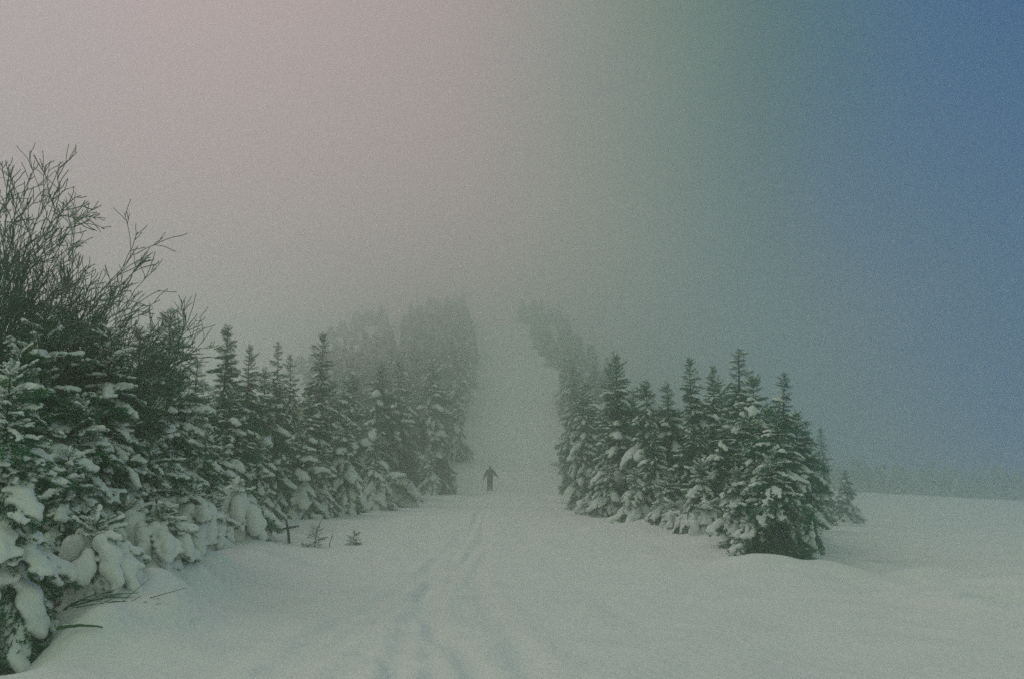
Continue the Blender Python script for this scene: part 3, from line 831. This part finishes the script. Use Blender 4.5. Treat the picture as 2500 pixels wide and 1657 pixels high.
be = [('pelvis', 'waist'), ('waist', 'chest'), ('chest', 'neck'), ('neck', 'head0'), ('head0', 'head1'), ('chest', 'ls'), ('ls', 'le'), ('le', 'lw'), ('lw', 'lh'),
      ('chest', 'rs'), ('rs', 're'), ('re', 'rw'), ('rw', 'rh'), ('pelvis', 'lp'), ('lp', 'lk'), ('lk', 'la'), ('la', 'lt'), ('pelvis', 'rp'), ('rp', 'rk'), ('rk', 'ra'), ('ra', 'rt')]
br = [(.15, .10), (.14, .10), (.16, .11), .06, .08, .085, .07, .05, .035, .04, .07, .05, .035, .04, .085, .06, .045, .035, .085, .06, .045, .035]
person = link('person', skin_mesh('person', [J[n] for n in bn], [(ix[a], ix[b]) for a, b in be], br, [M_SKIN]))
person.location = PB
tag(person, 'person in dark jacket and trousers walking up the trail with ski poles, arms out', 'person')
# five fingers on each hand, curled round the pole grip, as part of the gloves
def glove(side):
    w, h = ('lw', 'lh') if side < 0 else ('rw', 'rh')
    a = np.array(J[w]); b = np.array(J[h]); d = (b - a) / np.linalg.norm(b - a)
    vs_ = [tuple(a), tuple(b)]; es = [(0, 1)]; rs_ = [.042, .048]
    sidev = np.cross(d, [0, 0, 1.0]); sidev /= np.linalg.norm(sidev); dn = np.cross(sidev, d)
    for k in range(4):
        o = b + sidev * (k - 1.5) * .021
        c1 = o + d * (.05 - .006 * abs(k - 1)); c2 = c1 + d * .012 - dn * .035; c3 = c2 - d * .03 - dn * .006
        n = len(vs_); vs_ += [tuple(c1), tuple(c2), tuple(c3)]; es += [(1, n), (n, n + 1), (n + 1, n + 2)]; rs_ += [.0125, .0115, .0105]
    o = a + (b - a) * .5 + sidev * .035 * side; c1 = o + sidev * .02 * side + d * .035 - dn * .02; c2 = c1 + d * .03 - dn * .02
    n = len(vs_); vs_ += [tuple(c1), tuple(c2)]; es += [(0, n), (n, n + 1)]; rs_ += [.015, .013]
    return skin_mesh('glove', vs_, es, rs_, [M_BOOT], 1)
jn = ['pelvis', 'waist', 'chest', 'neck', 'ls', 'le', 'lw', 'rs', 're', 'rw']; jx = {n: i for i, n in enumerate(jn)}
je = [(a, b) for a, b in be if a in jx and b in jx]
jr = [(.235, .18), (.225, .18), (.25, .19), .10, .13, .10, .075, .13, .10, .075]
link('jacket', skin_mesh('jacket', [J[n] for n in jn], [(jx[a], jx[b]) for a, b in je], jr, [M_JACKET]), person)
tn = ['pelvis', 'lp', 'lk', 'la', 'rp', 'rk', 'ra']; tx = {n: i for i, n in enumerate(tn)}
te = [(a, b) for a, b in be if a in tx and b in tx]
link('trousers', skin_mesh('trousers', [J[n] for n in tn], [(tx[a], tx[b]) for a, b in te], [(.20, .15), .14, .115, .105, .14, .115, .105], [M_TROUSER]), person)
hv, hf = ICO2
hat = hv * np.array([.105, .118, .10]) + np.array([0, .095, 1.70]); hat[:, 2] = np.maximum(hat[:, 2], 1.645)
link('knit_hat', mesh('knit_hat', hat, hf, [M_HAT]), person)
for s_, (a, b) in ((-1, ('la', 'lt')), (1, ('ra', 'rt'))):
    A = np.array(J[a]); B = np.array(J[b])
    link('boot', skin_mesh('boot', [tuple(A + [0, 0, .12]), tuple(A + [0, -.02, -.03]), tuple(B + [0, 0, 0]), tuple(B + [0, .07, -.005])], [(0, 1), (1, 2), (2, 3)], [.07, .072, .062, .045], [M_BOOT]), person)
    link('glove', glove(s_), person)
for h_, tip in (('lh', (-.62, -.10, -.02)), ('rh', (.72, .35, .0))):
    a = np.array(J[h_]); b = np.array(tip)
    p = empty('ski_pole', PB)
    tag(p, 'thin dark ski pole held in the left hand of the walking person' if h_ == 'lh' else 'thin dark ski pole held in the right hand of the walking person', 'ski pole', 'ski poles')
    u = (a - b) / np.linalg.norm(a - b); top = a + u * .10
    link('shaft', mesh('shaft', *tube([b - u * .05, top], [.007, .010], 6), [M_POLE]), p)
    link('grip', mesh('grip', *tube([a - u * .07, a, top], [.016, .018, .02], 8), [M_BOOT]), p)
    bk, bf_ = tube([b + u * .05 - u * .006, b + u * .05, b + u * .05 + u * .006], [.02, .05, .02], 10)
    link('basket', mesh('basket', bk, bf_, [M_BOOT]), p)

# ------------------------------------------------------------------ fog
hm, ht, hb = mat('fog')
hb_out = [n for n in ht.nodes if n.type == 'OUTPUT_MATERIAL'][0]
ht.nodes.remove(hb)
pv = ht.nodes.new('ShaderNodeVolumePrincipled')
pv.inputs['Color'].default_value = (.92, .985, .92, 1); pv.inputs['Density'].default_value = HAZE; pv.inputs['Anisotropy'].default_value = .87
ht.links.new(pv.outputs[0], hb_out.inputs['Volume'])
top = 0.262 * 138 + 11.0
lo = GROUND_MIN - 1.0
x0, x1, y0, y1 = gx[0] - 2, gx[-1] + 2, gy[0] - 2, gy[-1] + 2
hv = np.array([(x, y, z) for z in (lo, top) for y in (y0, y1) for x in (x0, x1)])
hq = np.array([(0, 2, 3, 1), (4, 5, 7, 6), (0, 1, 5, 4), (2, 6, 7, 3), (0, 4, 6, 2), (1, 3, 7, 5)])
hz = link('haze', mesh('haze', hv, hq, [hm], smooth=False)); tag(hz, kind='stuff')
hz.visible_shadow = True
